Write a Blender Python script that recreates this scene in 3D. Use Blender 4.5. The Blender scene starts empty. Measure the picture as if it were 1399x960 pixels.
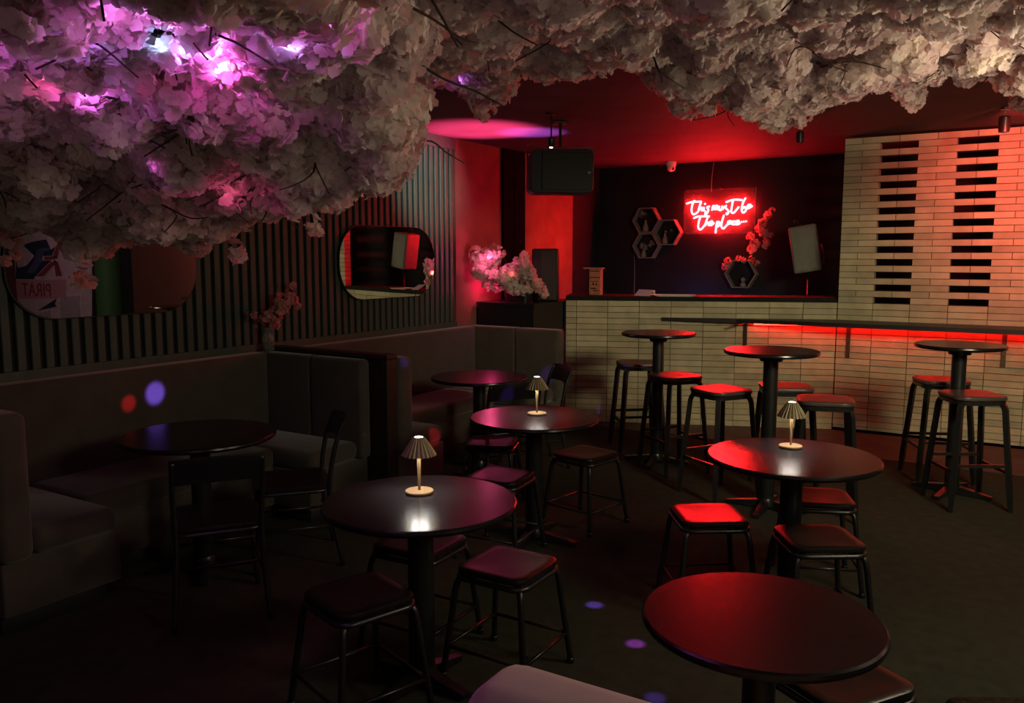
import bpy, bmesh, math, random
import numpy as np
from mathutils import Vector, Matrix, Euler
PI = math.pi
random.seed(7); rng = np.random.default_rng(11)
S = bpy.context.scene
COL = S.collection

# ------------------------------------------------------------------ camera
FPX, YAW, PIT, CAMH = 1130.0, math.radians(31.6), math.radians(6.56), 1.65
cd = bpy.data.cameras.new('camera'); cam = bpy.data.objects.new('camera', cd); COL.objects.link(cam)
cd.sensor_width = 36.0; cd.lens = FPX / 1399.0 * 36.0; cd.clip_start = 0.02
cam.location = (0, 0, CAMH); cam.rotation_euler = (PI/2 - PIT, 0, YAW)
S.camera = cam
S.view_settings.view_transform = 'Standard'; S.view_settings.look = 'None'
S.view_settings.exposure = 0.0; S.view_settings.gamma = 1.0; S.view_settings.use_curve_mapping = False

# ------------------------------------------------------------------ measuring helpers (photograph pixel -> place)
def ray(px, py):
    x = (px-699.5)/FPX; y = (480-py)/FPX
    c, s = math.cos(PIT), math.sin(PIT)
    fw = c+y*s; up = -s+y*c
    return Vector((x*math.cos(YAW)-fw*math.sin(YAW), x*math.sin(YAW)+fw*math.cos(YAW), up))
def at_z(px, py, z):
    r = ray(px, py); t = (z-CAMH)/r.z; return Vector((r.x*t, r.y*t, z))
def at_x(px, py, x):
    r = ray(px, py); t = x/r.x; return Vector((x, r.y*t, CAMH+r.z*t))
def at_y(px, py, y):
    r = ray(px, py); t = y/r.y; return Vector((r.x*t, y, CAMH+r.z*t))
def at_d(px, py, d):
    r = ray(px, py); k = d/(-r.x*math.sin(YAW)+r.y*math.cos(YAW)); return Vector((r.x*k, r.y*k, CAMH+r.z*k))

# ------------------------------------------------------------------ world, lights of the room and added fill lights
W = bpy.data.worlds.new('world'); S.world = W; W.use_nodes = True
W.node_tree.nodes['Background'].inputs[0].default_value = (0.004, 0.004, 0.0035, 1)
W.node_tree.nodes['Background'].inputs[1].default_value = 1.0

def aim(o, target):
    d = Vector(target) - o.location
    o.rotation_euler = d.to_track_quat('-Z', 'Y').to_euler()
def light(name, kind, loc, energy, color, target=None, size=0.05, angle=60, blend=0.5, spread=180):
    l = bpy.data.lights.new(name, kind); l.energy = energy; l.color = color
    if kind == 'AREA':
        l.shape = 'DISK'; l.size = size; l.spread = math.radians(spread)
    else:
        l.shadow_soft_size = size
    if kind == 'SPOT':
        l.spot_size = math.radians(angle); l.spot_blend = blend
    o = bpy.data.objects.new(name, l); COL.objects.link(o); o.location = loc
    if target is not None: aim(o, target)
    return o
WARM = (1.0, 0.86, 0.58)
light('right_fill', 'AREA', (2.6, 1.6, 2.62), 30, (1.0, 0.9, 0.66), (0.2, 4.2, 0.6), 0.9)  # added ambient fill from the right, not a lamp of the room
light('screen_light', 'SPOT', (1.7, 2.7, 2.55), 370, (1.0, 0.90, 0.55), (-1.5, 8.2, 1.25), 0.4, 70, 1.0)
light('booth_fill', 'SPOT', (1.7, 2.9, 2.5), 150, (1.0, 0.90, 0.58), (-4.1, 6.35, 0.75), 0.3, 26, 1.0)  # added to brighten the far booth, no such lamp there
light('canopy_lamp', 'POINT', (0.70, 3.45, 2.12), 62, (1.0, 0.82, 0.57), None, 0.30)
light('canopy_warm_fill', 'SPOT', (0.95, 2.7, 1.5), 135, (1.0, 0.80, 0.56), at_d(1440, 60, 3.3), 0.45, 60, 1.0)  # extra light put in to brighten the right end of the blossom
light('soft_fill', 'AREA', (0.3, -0.6, 2.6), 2, (1.0, 0.95, 0.8), (-2.5, 4.0, 1.0), 1.4)  # added soft fill behind the camera
light('canopy_left_fill', 'SPOT', (-1.2, 0.1, 1.2), 8, (1.0, 0.84, 0.72), (-2.9, 2.2, 2.05), 0.45, 70, 1.0)  # unseen fill from below, added to lift the left blossom
light('canopy_front_fill', 'SPOT', (0.1, 0.1, 1.25), 17, (1.0, 0.80, 0.74), at_d(930, 60, 3.3), 0.5, 66, 1.0)  # added frontal fill, softens the dark gaps in the right blossom
light('violet_canopy_fill', 'SPOT', (-1.9, 0.4, 1.2), 14, (0.85, 0.26, 0.75), (-2.25, 1.0, 2.35), 0.1, 64, 1.0)  # unseen source, added to tint the upper left blossom mauve
light('red_spot_screen', 'SPOT', (-0.02, 6.95, 2.46), 135, (1.0, 0.045, 0.05), (0.25, 8.25, 2.3), 0.04, 125, 1.0)
light('red_wash_wall', 'SPOT', (-3.75, 8.45, 1.9), 22, (1.0, 0.035, 0.006), (-4.6, 8.3, 1.72), 0.05, 92, 1.0)
light('red_wash_wall', 'SPOT', (-3.1, 6.9, 2.6), 5, (1.0, 0.05, 0.03), (-4.6, 6.95, 1.9), 0.05, 46, 1.0)
light('pink_uplight', 'SPOT', (-4.00, 6.60, 1.03), 1500, (1.0, 0.05, 0.20), at_z(655, 178, 2.745), 0.03, 40, 0.9)
light('violet_uplight', 'SPOT', (-3.86, 6.60, 1.03), 620, (0.6, 0.12, 1.0), at_z(725, 181, 2.745), 0.03, 24, 0.9)
light('pink_side_glow', 'POINT', (-4.45, 6.84, 1.36), 2.6, (1.0, 0.05, 0.22), None, 0.03)
light('cool_spot', 'SPOT', (-3.2, 5.35, 2.6), 120, (0.80, 0.97, 0.92), (-4.6, 6.0, 2.3), 0.04, 42, 1.0)
light('bar_back_light', 'POINT', (-3.35, 9.15, 1.1), 2.2, (0.25, 0.3, 1.0), None, 0.1)
light('mural_light', 'SPOT', (4.6, 6.4, 2.6), 14, (1.0, 0.5, 0.75), (5.2, 8.2, 1.3), 0.1, 80, 1.0)
light('far_room_lamp', 'POINT', (2.4, 6.6, 2.4), 5, (1.0, 0.5, 0.4), None, 0.1)
# coloured lights of the blossom ceiling: photograph pixel, distance, colour, power
def canopy_depth(py, right): return (2.85+1.5*max(-40, min(py, 160))/140) if right else 2.0+1.6*max(py, -130)/340
for px, py, off, e, c in [(240, 14, -.20, .40, (1.0, 0.16, 0.9)), (262, 18, -.20, .35, (0.9, 0.2, 1.0)), (302, 92, -.20, .55, (1.0, 0.10, 0.75)), (212, 60, -.17, .08, (0.25, 0.6, 1.0)), (312, 112, -.19, .30, (1.0, 0.06, 0.5)), (128, 38, -.18, .35, (1.0, 0.08, 0.30)),
                          (252, 67, -.17, .20, (0.55, 0.2, 1.0)), (390, 52, -.20, .40, (0.42, 0.25, 1.0)), (192, 12, -.18, .25, (0.85, 0.2, 0.95)), (65, 14, -.2, .30, (0.6, 0.2, 1.0)), (10, 40, -.2, .25, (0.75, 0.15, 0.9)),
                          (105, 57, -.17, .15, (0.55, 0.2, 1.0)), (62, 112, -.17, .16, (0.95, 0.1, 0.6)), (122, 122, -.17, .18, (0.75, 0.15, 1.0)), (440, 15, -.2, .22, (0.9, 0.12, 0.8)), (285, 65, -.17, .2, (0.8, 0.15, 1.0)),
                          (210, 230, -.16, .012, (0.7, 0.12, 0.7)), (320, 283, -.14, .06, (1.0, 0.12, 0.35)), (345, 128, -.14, .08, (0.9, 0.15, 0.8))]:
    light('blossom_light', 'POINT', at_d(px, py, canopy_depth(py, False)+off-.15), e*5, c, None, 0.02)
for px, py, off, e, c in [(578, 122, -.16, .18, (0.95, 0.12, 0.7)), (626, 112, -.18, .10, (0.6, 0.2, 1.0)), (1133, 35, -.2, .07, (0.8, 0.2, 0.9)), (520, 60, -.3, .5, (0.9, 0.25, 0.7))]:
    light('blossom_light', 'POINT', at_d(px, py, canopy_depth(py, True)+off), e, c, None, 0.02)
# beams of the party light: target, power, colour, cone
BEAM = Vector((-1.05, 3.55, 2.34))
PARTY = at_d(753, 203, 6.55)
def beam(p, e, c, a, src=None): light('party_beam', 'SPOT', src or BEAM, e*5, c, p, 0.012, a, 0.7)
BLUE = (0.20, 0.10, 1.0); RED = (1.0, 0.02, 0.03)
beam(at_x(212, 537, -4.45), 900, BLUE, 2.3); beam(at_x(176, 551, -4.45), 300, RED, 1.6)
for px, py, e in ((812, 826, 260), (868, 879, 260), (895, 953, 120), (738, 787, 160), (622, 634, 160)):
    beam(at_z(px, py, 0), e, BLUE if px != 868 else (0.55, 0.08, 1.0), 2.2)
beam(at_y(751, 510, 6.55), 90, BLUE, 2.4); beam(at_z(600, 588, .44), 110, RED, 2.4)
beam(at_y(545, 500, 4.27), 40, BLUE, 1.8); beam(Vector((-3.5, 7.45, .12)), 60, BLUE, 1.7)

# ------------------------------------------------------------------ materials
def mat(name, color, rough=0.6, metal=0.0, spec=0.5, noise=0.0, nscale=30.0, bump=0.0, bscale=200.0, emit=None, estr=0.0, stretch=None, sheen=0.0, coord='Object'):
    m = bpy.data.materials.new(name); m.use_nodes = True
    nt = m.node_tree; b = nt.nodes['Principled BSDF']
    b.inputs['Base Color'].default_value = (*color, 1); b.inputs['Roughness'].default_value = rough
    b.inputs['Metallic'].default_value = metal; b.inputs['Specular IOR Level'].default_value = spec
    if sheen: b.inputs['Sheen Weight'].default_value = sheen
    if emit: b.inputs['Emission Color'].default_value = (*emit, 1); b.inputs['Emission Strength'].default_value = estr
    if noise or bump:
        tc = nt.nodes.new('ShaderNodeTexCoord'); mp = nt.nodes.new('ShaderNodeMapping')
        nt.links.new(tc.outputs[coord], mp.inputs[0])
        if stretch: mp.inputs['Scale'].default_value = stretch
    if noise:
        n = nt.nodes.new('ShaderNodeTexNoise'); n.inputs['Scale'].default_value = nscale; n.inputs['Detail'].default_value = 5
        r = nt.nodes.new('ShaderNodeValToRGB')
        r.color_ramp.elements[0].position = 0.3; r.color_ramp.elements[1].position = 0.7
        r.color_ramp.elements[0].color = (*[c*(1-noise) for c in color], 1)
        r.color_ramp.elements[1].color = (*[min(1, c*(1+noise)) for c in color], 1)
        nt.links.new(mp.outputs[0], n.inputs[0]); nt.links.new(n.outputs[0], r.inputs[0]); nt.links.new(r.outputs[0], b.inputs['Base Color'])
    if bump:
        n2 = nt.nodes.new('ShaderNodeTexNoise'); n2.inputs['Scale'].default_value = bscale; n2.inputs['Detail'].default_value = 4
        bp = nt.nodes.new('ShaderNodeBump'); bp.inputs['Strength'].default_value = bump; bp.inputs['Distance'].default_value = 0.01
        nt.links.new(mp.outputs[0], n2.inputs[0]); nt.links.new(n2.outputs[0], bp.inputs['Height']); nt.links.new(bp.outputs[0], b.inputs['Normal'])
    return m
M = {}
M['carpet'] = mat('carpet', (.040, .042, .028), .95, 0, .1, .16, 14, .5, 260)
M['tile'] = mat('bar_floor_tile', (.075, .055, .045), .6, 0, .3, .3, 5, .1, 60)
M['ceiling'] = mat('ceiling_paint', (.070, .062, .060), .75, 0, .2, .15, 3)
M['darkwall'] = mat('dark_wall_paint', (.012, .012, .017), .6, 0, .3, .3, 2)
M['wallpaint'] = mat('wall_paint', (.27, .085, .075), .75, 0, .2, .2, 4, .1, 60)
M['maroon'] = mat('maroon_paint', (.10, .03, .03), .7)
M['green'] = mat('green_paint', (.05, .13, .06), .6, 0, .3)
M['slat'] = mat('slat_paint', (.052, .074, .058), .5, 0, .4, .15, 20, .05, 90, stretch=(1, 1, .1))
M['slatback'] = mat('slat_backing', (.006, .007, .006), .8)
M['brick'] = mat('cream_brick', (.52, .465, .30), .8, 0, .2, .14, 7, .35, 60)
nt = M['brick'].node_tree; _b = nt.nodes['Principled BSDF']; _src = _b.inputs['Base Color'].links[0].from_socket
_g = nt.nodes.new('ShaderNodeNewGeometry'); _m = nt.nodes.new('ShaderNodeMapRange'); _m.inputs['To Min'].default_value = .80; _m.inputs['To Max'].default_value = 1.12
_x = nt.nodes.new('ShaderNodeVectorMath'); _x.operation = 'SCALE'; nt.links.new(_g.outputs['Random Per Island'], _m.inputs[0]); nt.links.new(_m.outputs[0], _x.inputs['Scale'])
nt.links.new(_src, _x.inputs[0]); nt.links.new(_x.outputs[0], _b.inputs['Base Color'])
M['mortar'] = mat('mortar', (.13, .11, .07), .95, 0, .1, .25, 25)
M['black'] = mat('black_satin', (.010, .010, .011), .42, 0, .5, .2, 40)
M['blackwood'] = mat('black_wood', (.014, .012, .011), .45, 0, .5, .35, 12, .08, 50, stretch=(1, 8, 1))
M['tabletop'] = mat('table_laminate', (.009, .008, .0085), .23, 0, .40, .3, 6, .03, 60, stretch=(1, 9, 1))
M['metal'] = mat('black_metal', (.012, .012, .012), .33, 0, .6, .2, 50)
M['worktop'] = mat('worktop_laminate', (.012, .010, .009), .75, 0, .2, .3, 20)
M['pillar'] = mat('black_pillar', (.003, .003, .003), .9, 0, .05, .3, 10)
M['bracket'] = mat('bracket_metal', (.10, .085, .055), .45, .6, .5, .2, 40)
M['seat'] = mat('stool_seat', (.009, .008, .007), .33, 0, .45, .3, 8, .08, 40, stretch=(1, 6, 1))
M['barseat'] = mat('bar_stool_seat', (.06, .045, .04), .38, 0, .5, .25, 8, .05, 40, stretch=(1, 6, 1))
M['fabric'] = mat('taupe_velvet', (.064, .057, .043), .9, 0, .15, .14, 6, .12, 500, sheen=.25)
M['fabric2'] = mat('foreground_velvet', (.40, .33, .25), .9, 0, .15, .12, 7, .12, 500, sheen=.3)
M['plinth'] = mat('plinth', (.012, .012, .011), .7)
M['board'] = mat('partition_wood', (.022, .017, .013), .35, 0, .5, .3, 6, .05, 40, stretch=(1, 1, 8))
M['brass'] = mat('lamp_brass', (.20, .125, .060), .42, .25, .5, .06, 40)
M['shade'] = mat('lamp_shade', (.26, .23, .12), .5, .3, .5, .1, 30)
M['bulb'] = mat('lamp_led', (1, 1, 1), .5, emit=(1, .97, .92), estr=115)
M['cap'] = mat('lamp_top_glow', (1, 1, 1), .5, emit=(1, .97, .82), estr=3.2)
M['grille'] = mat('speaker_grille', (.030, .034, .028), .6, .2, .4, .3, 220, .3, 500)
M['cabinet'] = mat('speaker_cabinet', (.012, .012, .012), .55, 0, .4, .2, 90, .25, 300)
M['whitespk'] = mat('speaker_white', (.20, .225, .185), .55, 0, .3, .08, 20)
M['whiteplastic'] = mat('white_plastic', (.75, .73, .70), .4, 0, .5, .04, 20)
M['timber'] = mat('hexagon_timber', (.22, .19, .16), .65, 0, .3, .2, 15)
M['ceramic'] = mat('grey_ceramic', (.22, .21, .19), .5, 0, .4, .15, 30)
M['led'] = mat('red_led', (1, .1, .1), .5, emit=(1, .010, .006), estr=34)
M['neon'] = mat('neon_tube', (1, .5, .5), .5, emit=(1, .011, .014), estr=210)
M['lens'] = mat('lit_lens', (1, 1, 1), .3, emit=(1, .98, .95), estr=4)
M['paper'] = mat('paper', (.55, .53, .66), .7, 0, .2, .05, 40)
M['menu'] = mat('menu_board', (.50, .20, .12), .6, 0, .3, .25, 60)
M['menuink'] = mat('menu_ink', (.08, .02, .015), .7)
M['twig'] = mat('twig_bark', (.055, .030, .026), .85, 0, .2, .3, 60, .3, 120)
M['pot'] = mat('black_pot', (.010, .012, .011), .3, 0, .5, .2, 30)
M['cable'] = mat('white_cable', (.30, .29, .28), .5, noise=.05)
M['soil'] = mat('soil', (.02, .015, .01), .95, noise=.4)
M['ottoman'] = mat('dark_pile', (.030, .020, .014), .95, 0, .1, .5, 60, .6, 300)
M['duct'] = mat('duct_metal', (.03, .028, .035), .5, .3, noise=.2)
for n, c in dict(mural_pink=(.50, .36, .42), mural_rose=(.46, .20, .24), mural_navy=(.02, .022, .06), mural_line=(.55, .40, .45), mural_red=(.22, .03, .04),
                 mural_blue=(.07, .08, .16), mural_grey=(.36, .28, .31)).items():
    M[n] = mat(n, c, .7, noise=.12, nscale=9)
def mirror_mat():
    m = bpy.data.materials.new('mirror_glass'); m.use_nodes = True; nt = m.node_tree
    nt.nodes.remove(nt.nodes['Principled BSDF']); g = nt.nodes.new('ShaderNodeBsdfGlossy')
    g.inputs['Color'].default_value = (.80, .82, .80, 1); g.inputs['Roughness'].default_value = 0.008
    nt.links.new(g.outputs[0], nt.nodes['Material Output'].inputs[0]); return m
M['mirror'] = mirror_mat()
def clear_mat(name, tint, diff, w):
    m = bpy.data.materials.new(name); m.use_nodes = True; nt = m.node_tree
    b = nt.nodes['Principled BSDF']; b.inputs['Base Color'].default_value = (*diff, 1); b.inputs['Roughness'].default_value = .15
    t = nt.nodes.new('ShaderNodeBsdfTransparent'); t.inputs[0].default_value = (*tint, 1)
    x = nt.nodes.new('ShaderNodeMixShader'); x.inputs[0].default_value = w
    nt.links.new(t.outputs[0], x.inputs[1]); nt.links.new(b.outputs[0], x.inputs[2]); nt.links.new(x.outputs[0], nt.nodes['Material Output'].inputs[0])
    return m
M['acrylic'] = clear_mat('halo_tinted_acrylic', (.97, .95, .95), (.55, .30, .30), .11)  # clear panel; reddish diffuse share put in to imitate the neon halo
def glass_mat():
    m = bpy.data.materials.new('vase_glass'); m.use_nodes = True; b = m.node_tree.nodes['Principled BSDF']
    b.inputs['Base Color'].default_value = (.92, .95, .92, 1); b.inputs['Roughness'].default_value = .06
    b.inputs['Transmission Weight'].default_value = .92; b.inputs['IOR'].default_value = 1.45; return m
M['glass'] = glass_mat()
def petal_mat(name, a, b2):
    m = bpy.data.materials.new(name); m.use_nodes = True; nt = m.node_tree
    p = nt.nodes['Principled BSDF']; p.inputs['Roughness'].default_value = .8; p.inputs['Specular IOR Level'].default_value = .15
    g = nt.nodes.new('ShaderNodeNewGeometry'); r = nt.nodes.new('ShaderNodeValToRGB')
    r.color_ramp.elements[0].color = (*a, 1); r.color_ramp.elements[1].color = (*b2, 1)
    n = nt.nodes.new('ShaderNodeTexNoise'); n.inputs['Scale'].default_value = 5.5; n.inputs['Detail'].default_value = 2
    tc = nt.nodes.new('ShaderNodeTexCoord'); nt.links.new(tc.outputs['Object'], n.inputs[0])
    k = nt.nodes.new('ShaderNodeMath'); k.operation = 'MULTIPLY_ADD'; k.inputs[1].default_value = .35; nt.links.new(g.outputs['Random Per Island'], k.inputs[0])
    k2 = nt.nodes.new('ShaderNodeMath'); k2.operation = 'MULTIPLY_ADD'; k2.inputs[1].default_value = 2.6; k2.inputs[2].default_value = -1.0; nt.links.new(n.outputs[0], k2.inputs[0])
    nt.links.new(k2.outputs[0], k.inputs[2]); nt.links.new(k.outputs[0], r.inputs[0]); nt.links.new(r.outputs[0], p.inputs['Base Color'])
    t = nt.nodes.new('ShaderNodeBsdfTranslucent'); nt.links.new(r.outputs[0], t.inputs[0])
    x = nt.nodes.new('ShaderNodeMixShader'); x.inputs[0].default_value = .68
    nt.links.new(p.outputs[0], x.inputs[1]); nt.links.new(t.outputs[0], x.inputs[2]); nt.links.new(x.outputs[0], nt.nodes['Material Output'].inputs[0])
    return m
M['petal'] = petal_mat('blossom_petals', (.76, .61, .62), (.96, .90, .83))
M['petalpink'] = petal_mat('pink_blossom_petals', (.62, .36, .36), (.82, .62, .58))

# ------------------------------------------------------------------ mesh helpers
def NB(): return bmesh.new()
def link(name, me, parent=None):
    o = bpy.data.objects.new(name, me); COL.objects.link(o)
    if parent: o.parent = parent
    return o
def obj(name, bm, m, parent=None, smooth=False, auto=None):
    me = bpy.data.meshes.new(name); bmesh.ops.recalc_face_normals(bm, faces=bm.faces); bm.to_mesh(me); bm.free()
    for x in (m if isinstance(m, (list, tuple)) else [m]): me.materials.append(x)
    if smooth or auto:
        me.shade_smooth()
        if auto: me.set_sharp_from_angle(angle=math.radians(auto))
    return link(name, me, parent)
def tag(o, label, cat, group=None, kind=None):
    o['label'] = label; o['category'] = cat
    if group: o['group'] = group
    if kind: o['kind'] = kind
    return o
def thing(name, label, cat, loc=(0, 0, 0), rz=0, group=None):
    o = bpy.data.objects.new(name, None); COL.objects.link(o); o.location = loc; o.rotation_euler = (0, 0, rz); o.empty_display_size = .1
    return tag(o, label, cat, group)
def struct(name, bm, m, **k):
    o = obj(name, bm, m, **k); o['kind'] = 'structure'; return o
def dup(root, loc, rz, label):
    r = root.copy(); COL.objects.link(r); r.location = loc; r.rotation_euler = (0, 0, rz); r['label'] = label
    for ch in root.children:
        c = ch.copy(); COL.objects.link(c); c.parent = r
        for g in ch.children:
            d = g.copy(); COL.objects.link(d); d.parent = c
    return r
def box(bm, c, s, bev=0.0, seg=2, rot=None, mi=0):
    r = bmesh.ops.create_cube(bm, size=1.0); vs = r['verts']
    for v in vs: v.co = Vector((v.co.x*s[0], v.co.y*s[1], v.co.z*s[2]))
    fs = set(f for v in vs for f in v.link_faces)
    if bev > 0:
        es = list(set(e for v in vs for e in v.link_edges))
        q = bmesh.ops.bevel(bm, geom=es, offset=min(bev, min(s)*.49), segments=seg, profile=.5, affect='EDGES')
        vs = list(set(v for f in q['faces'] for v in f.verts) | set(v for v in vs if v.is_valid)); fs = set(f for v in vs for f in v.link_faces)
    mt = Matrix.Translation(Vector(c)) @ (rot if rot is not None else Matrix.Identity(4))
    bmesh.ops.transform(bm, matrix=mt, verts=vs)
    for f in fs: f.material_index = mi
    return vs
def bx(bm, x0, x1, y0, y1, z0, z1, bev=0.0, seg=2, mi=0):
    return box(bm, ((x0+x1)/2, (y0+y1)/2, (z0+z1)/2), (abs(x1-x0), abs(y1-y0), abs(z1-z0)), bev, seg, None, mi)
def prism(bm, pts, z0, z1, mi=0):
    a = [bm.verts.new((p[0], p[1], z0)) for p in pts]; b = [bm.verts.new((p[0], p[1], z1)) for p in pts]
    n = len(pts); fs = [bm.faces.new(a[::-1]), bm.faces.new(b)]
    for i in range(n): fs.append(bm.faces.new((a[i], a[(i+1) % n], b[(i+1) % n], b[i])))
    for f in fs: f.material_index = mi
    return a+b
def tube(bm, pts, r, seg=8, closed=False, square=False):
    pts = [Vector(p) for p in pts]; n = len(pts); rr = r if isinstance(r, (list, tuple)) else [r]*n
    rings = []; up = None
    for i, p in enumerate(pts):
        if closed: t = (pts[(i+1) % n]-pts[i-1])
        else: t = (pts[min(i+1, n-1)]-pts[max(i-1, 0)])
        t.normalize()
        if up is None:
            up = Vector((0, 0, 1)) if abs(t.z) < .9 else Vector((1, 0, 0))
        a = t.cross(up).normalized(); b = a.cross(t).normalized(); up = b
        k = 4 if square else seg; off = PI/4 if square else 0
        rings.append([bm.verts.new(p+(a*math.cos(2*PI*j/k+off)+b*math.sin(2*PI*j/k+off))*rr[i]*(1.35 if square else 1)) for j in range(k)])
    k = len(rings[0])
    for i in range(n if closed else n-1):
        A, B = rings[i], rings[(i+1) % n]
        for j in range(k): bm.faces.new((A[j], A[(j+1) % k], B[(j+1) % k], B[j]))
    if not closed: bm.faces.new(rings[0][::-1]); bm.faces.new(rings[-1])
def lathe(bm, prof, seg=40, cap=True, center=(0, 0, 0)):
    rings = []
    cx, cy, cz = center
    for r, z in prof:
        rings.append([bm.verts.new((cx+max(r, 1e-4)*math.cos(2*PI*j/seg), cy+max(r, 1e-4)*math.sin(2*PI*j/seg), cz+z)) for j in range(seg)])
    for A, B in zip(rings, rings[1:]):
        for j in range(seg): bm.faces.new((A[j], A[(j+1) % seg], B[(j+1) % seg], B[j]))
    if cap: bm.faces.new(rings[0][::-1]); bm.faces.new(rings[-1])
def rsq(w, r, n=6, d=None):
    d = d or w; out = []
    for cx, cy, a0 in ((w/2-r, d/2-r, 0), (-w/2+r, d/2-r, PI/2), (-w/2+r, -d/2+r, PI), (w/2-r, -d/2+r, 1.5*PI)):
        for i in range(n+1):
            a = a0+PI/2*i/n; out.append((cx+r*math.cos(a), cy+r*math.sin(a)))
    return out
def loft(bm, loops, cap=True):
    R = [[bm.verts.new(p) for p in L] for L in loops]; k = len(R[0])
    for A, B in zip(R, R[1:]):
        for j in range(k): bm.faces.new((A[j], A[(j+1) % k], B[(j+1) % k], B[j]))
    if cap: bm.faces.new(R[0][::-1]); bm.faces.new(R[-1])
def smooth_path(pts, n=6):
    pts = [Vector(p) for p in pts]; out = []
    P = [pts[0]]+pts+[pts[-1]]
    for i in range(1, len(P)-2):
        p0, p1, p2, p3 = P[i-1:i+3]
        for j in range(n):
            t = j/n
            out.append(.5*((2*p1)+(-p0+p2)*t+(2*p0-5*p1+4*p2-p3)*t*t+(-p0+3*p1-3*p2+p3)*t**3))
    out.append(pts[-1]); return out
def rotz(a): return Matrix.Rotation(a, 4, 'Z')

# ------------------------------------------------------------------ the setting
CH = 2.745
b = NB(); bx(b, -4.75, 6.9, -2.0, 9.75, -.1, 0)
bx(b, -3.9, 1.4, 7.22, 8.3, -.05, .004, mi=1)
struct('floor', b, [M['carpet'], M['tile']])
b = NB(); bx(b, -4.75, 6.9, -2.0, 9.75, CH, CH+.1); struct('ceiling', b, M['ceiling'])
# left wall: painted behind the bar end, slatted along the booths
b = NB()
bx(b, -4.75, -4.63, -2.0, 6.46, 0, CH, mi=1)
y = 0.0
k = 0
while y < 6.42:
    bx(b, -4.632, -4.60, y, y+.046, 1.03, 2.64, .004, 1, mi=0); y += .0768
bx(b, -4.632, -4.592, -.2, 6.465, .93, 1.032, mi=0)
bx(b, -4.632, -4.595, -.2, 6.465, 2.64, CH, mi=0)
struct('wall_left', b, [M['slat'], M['slatback']])
b = NB(); bx(b, -4.75, -4.60, 6.46, 7.268, 0, CH); bx(b, -4.75, -4.60, 7.711, 8.855, 0, CH)
struct('wall_left_painted', b, M['wallpaint'])
b = NB(); bx(b, -4.75, -4.61, 8.855, 9.75, 0, CH); struct('wall_left_dark', b, M['darkwall'])
b = NB(); bx(b, -4.75, -4.575, 7.268, 7.711, 0, CH, .006); bx(b, -4.578, -4.570, 7.475, 7.492, 0, CH); struct('trim_1', b, M['pillar'])
b = NB(); bx(b, -4.75, 6.9, 9.6, 9.75, 0, CH); struct('wall_back', b, M['darkwall'])
b = NB(); bx(b, 6.75, 6.9, -2.0, 9.6, 0, CH); struct('wall_right', b, M['maroon'])
b = NB(); bx(b, -4.75, 6.9, -2.12, -2.0, 0, CH); struct('wall_front', b, M['wallpaint'])
b = NB(); bx(b, 1.41, 2*-4.5755-ray(181, 380).x*8.2/ray(181, 380).y, 8.2, 8.4, 0, CH); struct('wall_side', b, M['maroon'])
b = NB(); gx = 2*-4.5755-ray(146, 380).x*8.2/ray(146, 380).y
prism(b, [(gx+.22*math.cos(a*PI/12), 8.25+.22*math.sin(a*PI/12)) for a in range(24)], 0, CH); struct('trim_2', b, M['green'], auto=30)
b = NB(); bx(b, 2.6, 6.75, 8.3, 8.45, 0, CH); struct('wall_mural', b, M['darkwall'])

# brick front of the counter and the brick screen beside it
RH, CW = .058, .3075
def brick(bm, o, d, n, u0, u1, z0, z1, dep, tilt=.006):
    j = .0030
    e = [random.uniform(0, tilt) for _ in range(4)]
    def P(u, z, w): return (o[0]+d[0]*u+n[0]*w, o[1]+d[1]*u+n[1]*w, z)
    u0 += j; u1 -= j; z0 += j; z1 -= j
    f = [bm.verts.new(P(u0, z0, e[0])), bm.verts.new(P(u1, z0, e[1])), bm.verts.new(P(u1, z1, e[1]-.4*e[2])), bm.verts.new(P(u0, z1, e[0]-.4*e[3]))]
    k = [bm.verts.new(P(u0, z0, -dep)), bm.verts.new(P(u1, z0, -dep)), bm.verts.new(P(u1, z1, -dep)), bm.verts.new(P(u0, z1, -dep))]
    bm.faces.new(f); bm.faces.new(k[::-1])
    for i in range(4): bm.faces.new((f[i], k[i], k[(i+1) % 4], f[(i+1) % 4]))
CA, CB = Vector((-3.86, 7.30, 0)), Vector((-1.475, 8.25, 0))
CD = (CB-CA); CL = CD.length; CD.normalize(); CN = Vector((CD.y, -CD.x, 0))
b = NB()
u = CL
cols = []
while u > 0: cols.append((max(0, u-CW), u)); u -= CW
for r in range(21):
    for u0, u1 in cols: brick(b, CA, CD, CN, u0, u1, r*RH, (r+1)*RH, .03, .014)
mid = CA+CD*(CL/2)-CN*.065
nb = len(b.faces)
box(b, (mid.x, mid.y, 21*RH/2), (CL, .12, 21*RH), rot=rotz(math.atan2(CD.y, CD.x)), mi=1)
struct('wall_counter', b, [M['brick'], M['mortar']])
b = NB()
X0 = -1.1625-CW     # left edge of the screen; the openings start one brick in
o_, d_, n_ = Vector((0, 8.25, 0)), Vector((1, 0, 0)), Vector((0, -1, 0))
slots = [(X0+CW, X0+2*CW), (X0+3*CW, X0+4*CW), (X0+5*CW, X0+6*CW), (X0+7*CW, X0+8*CW)]
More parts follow.
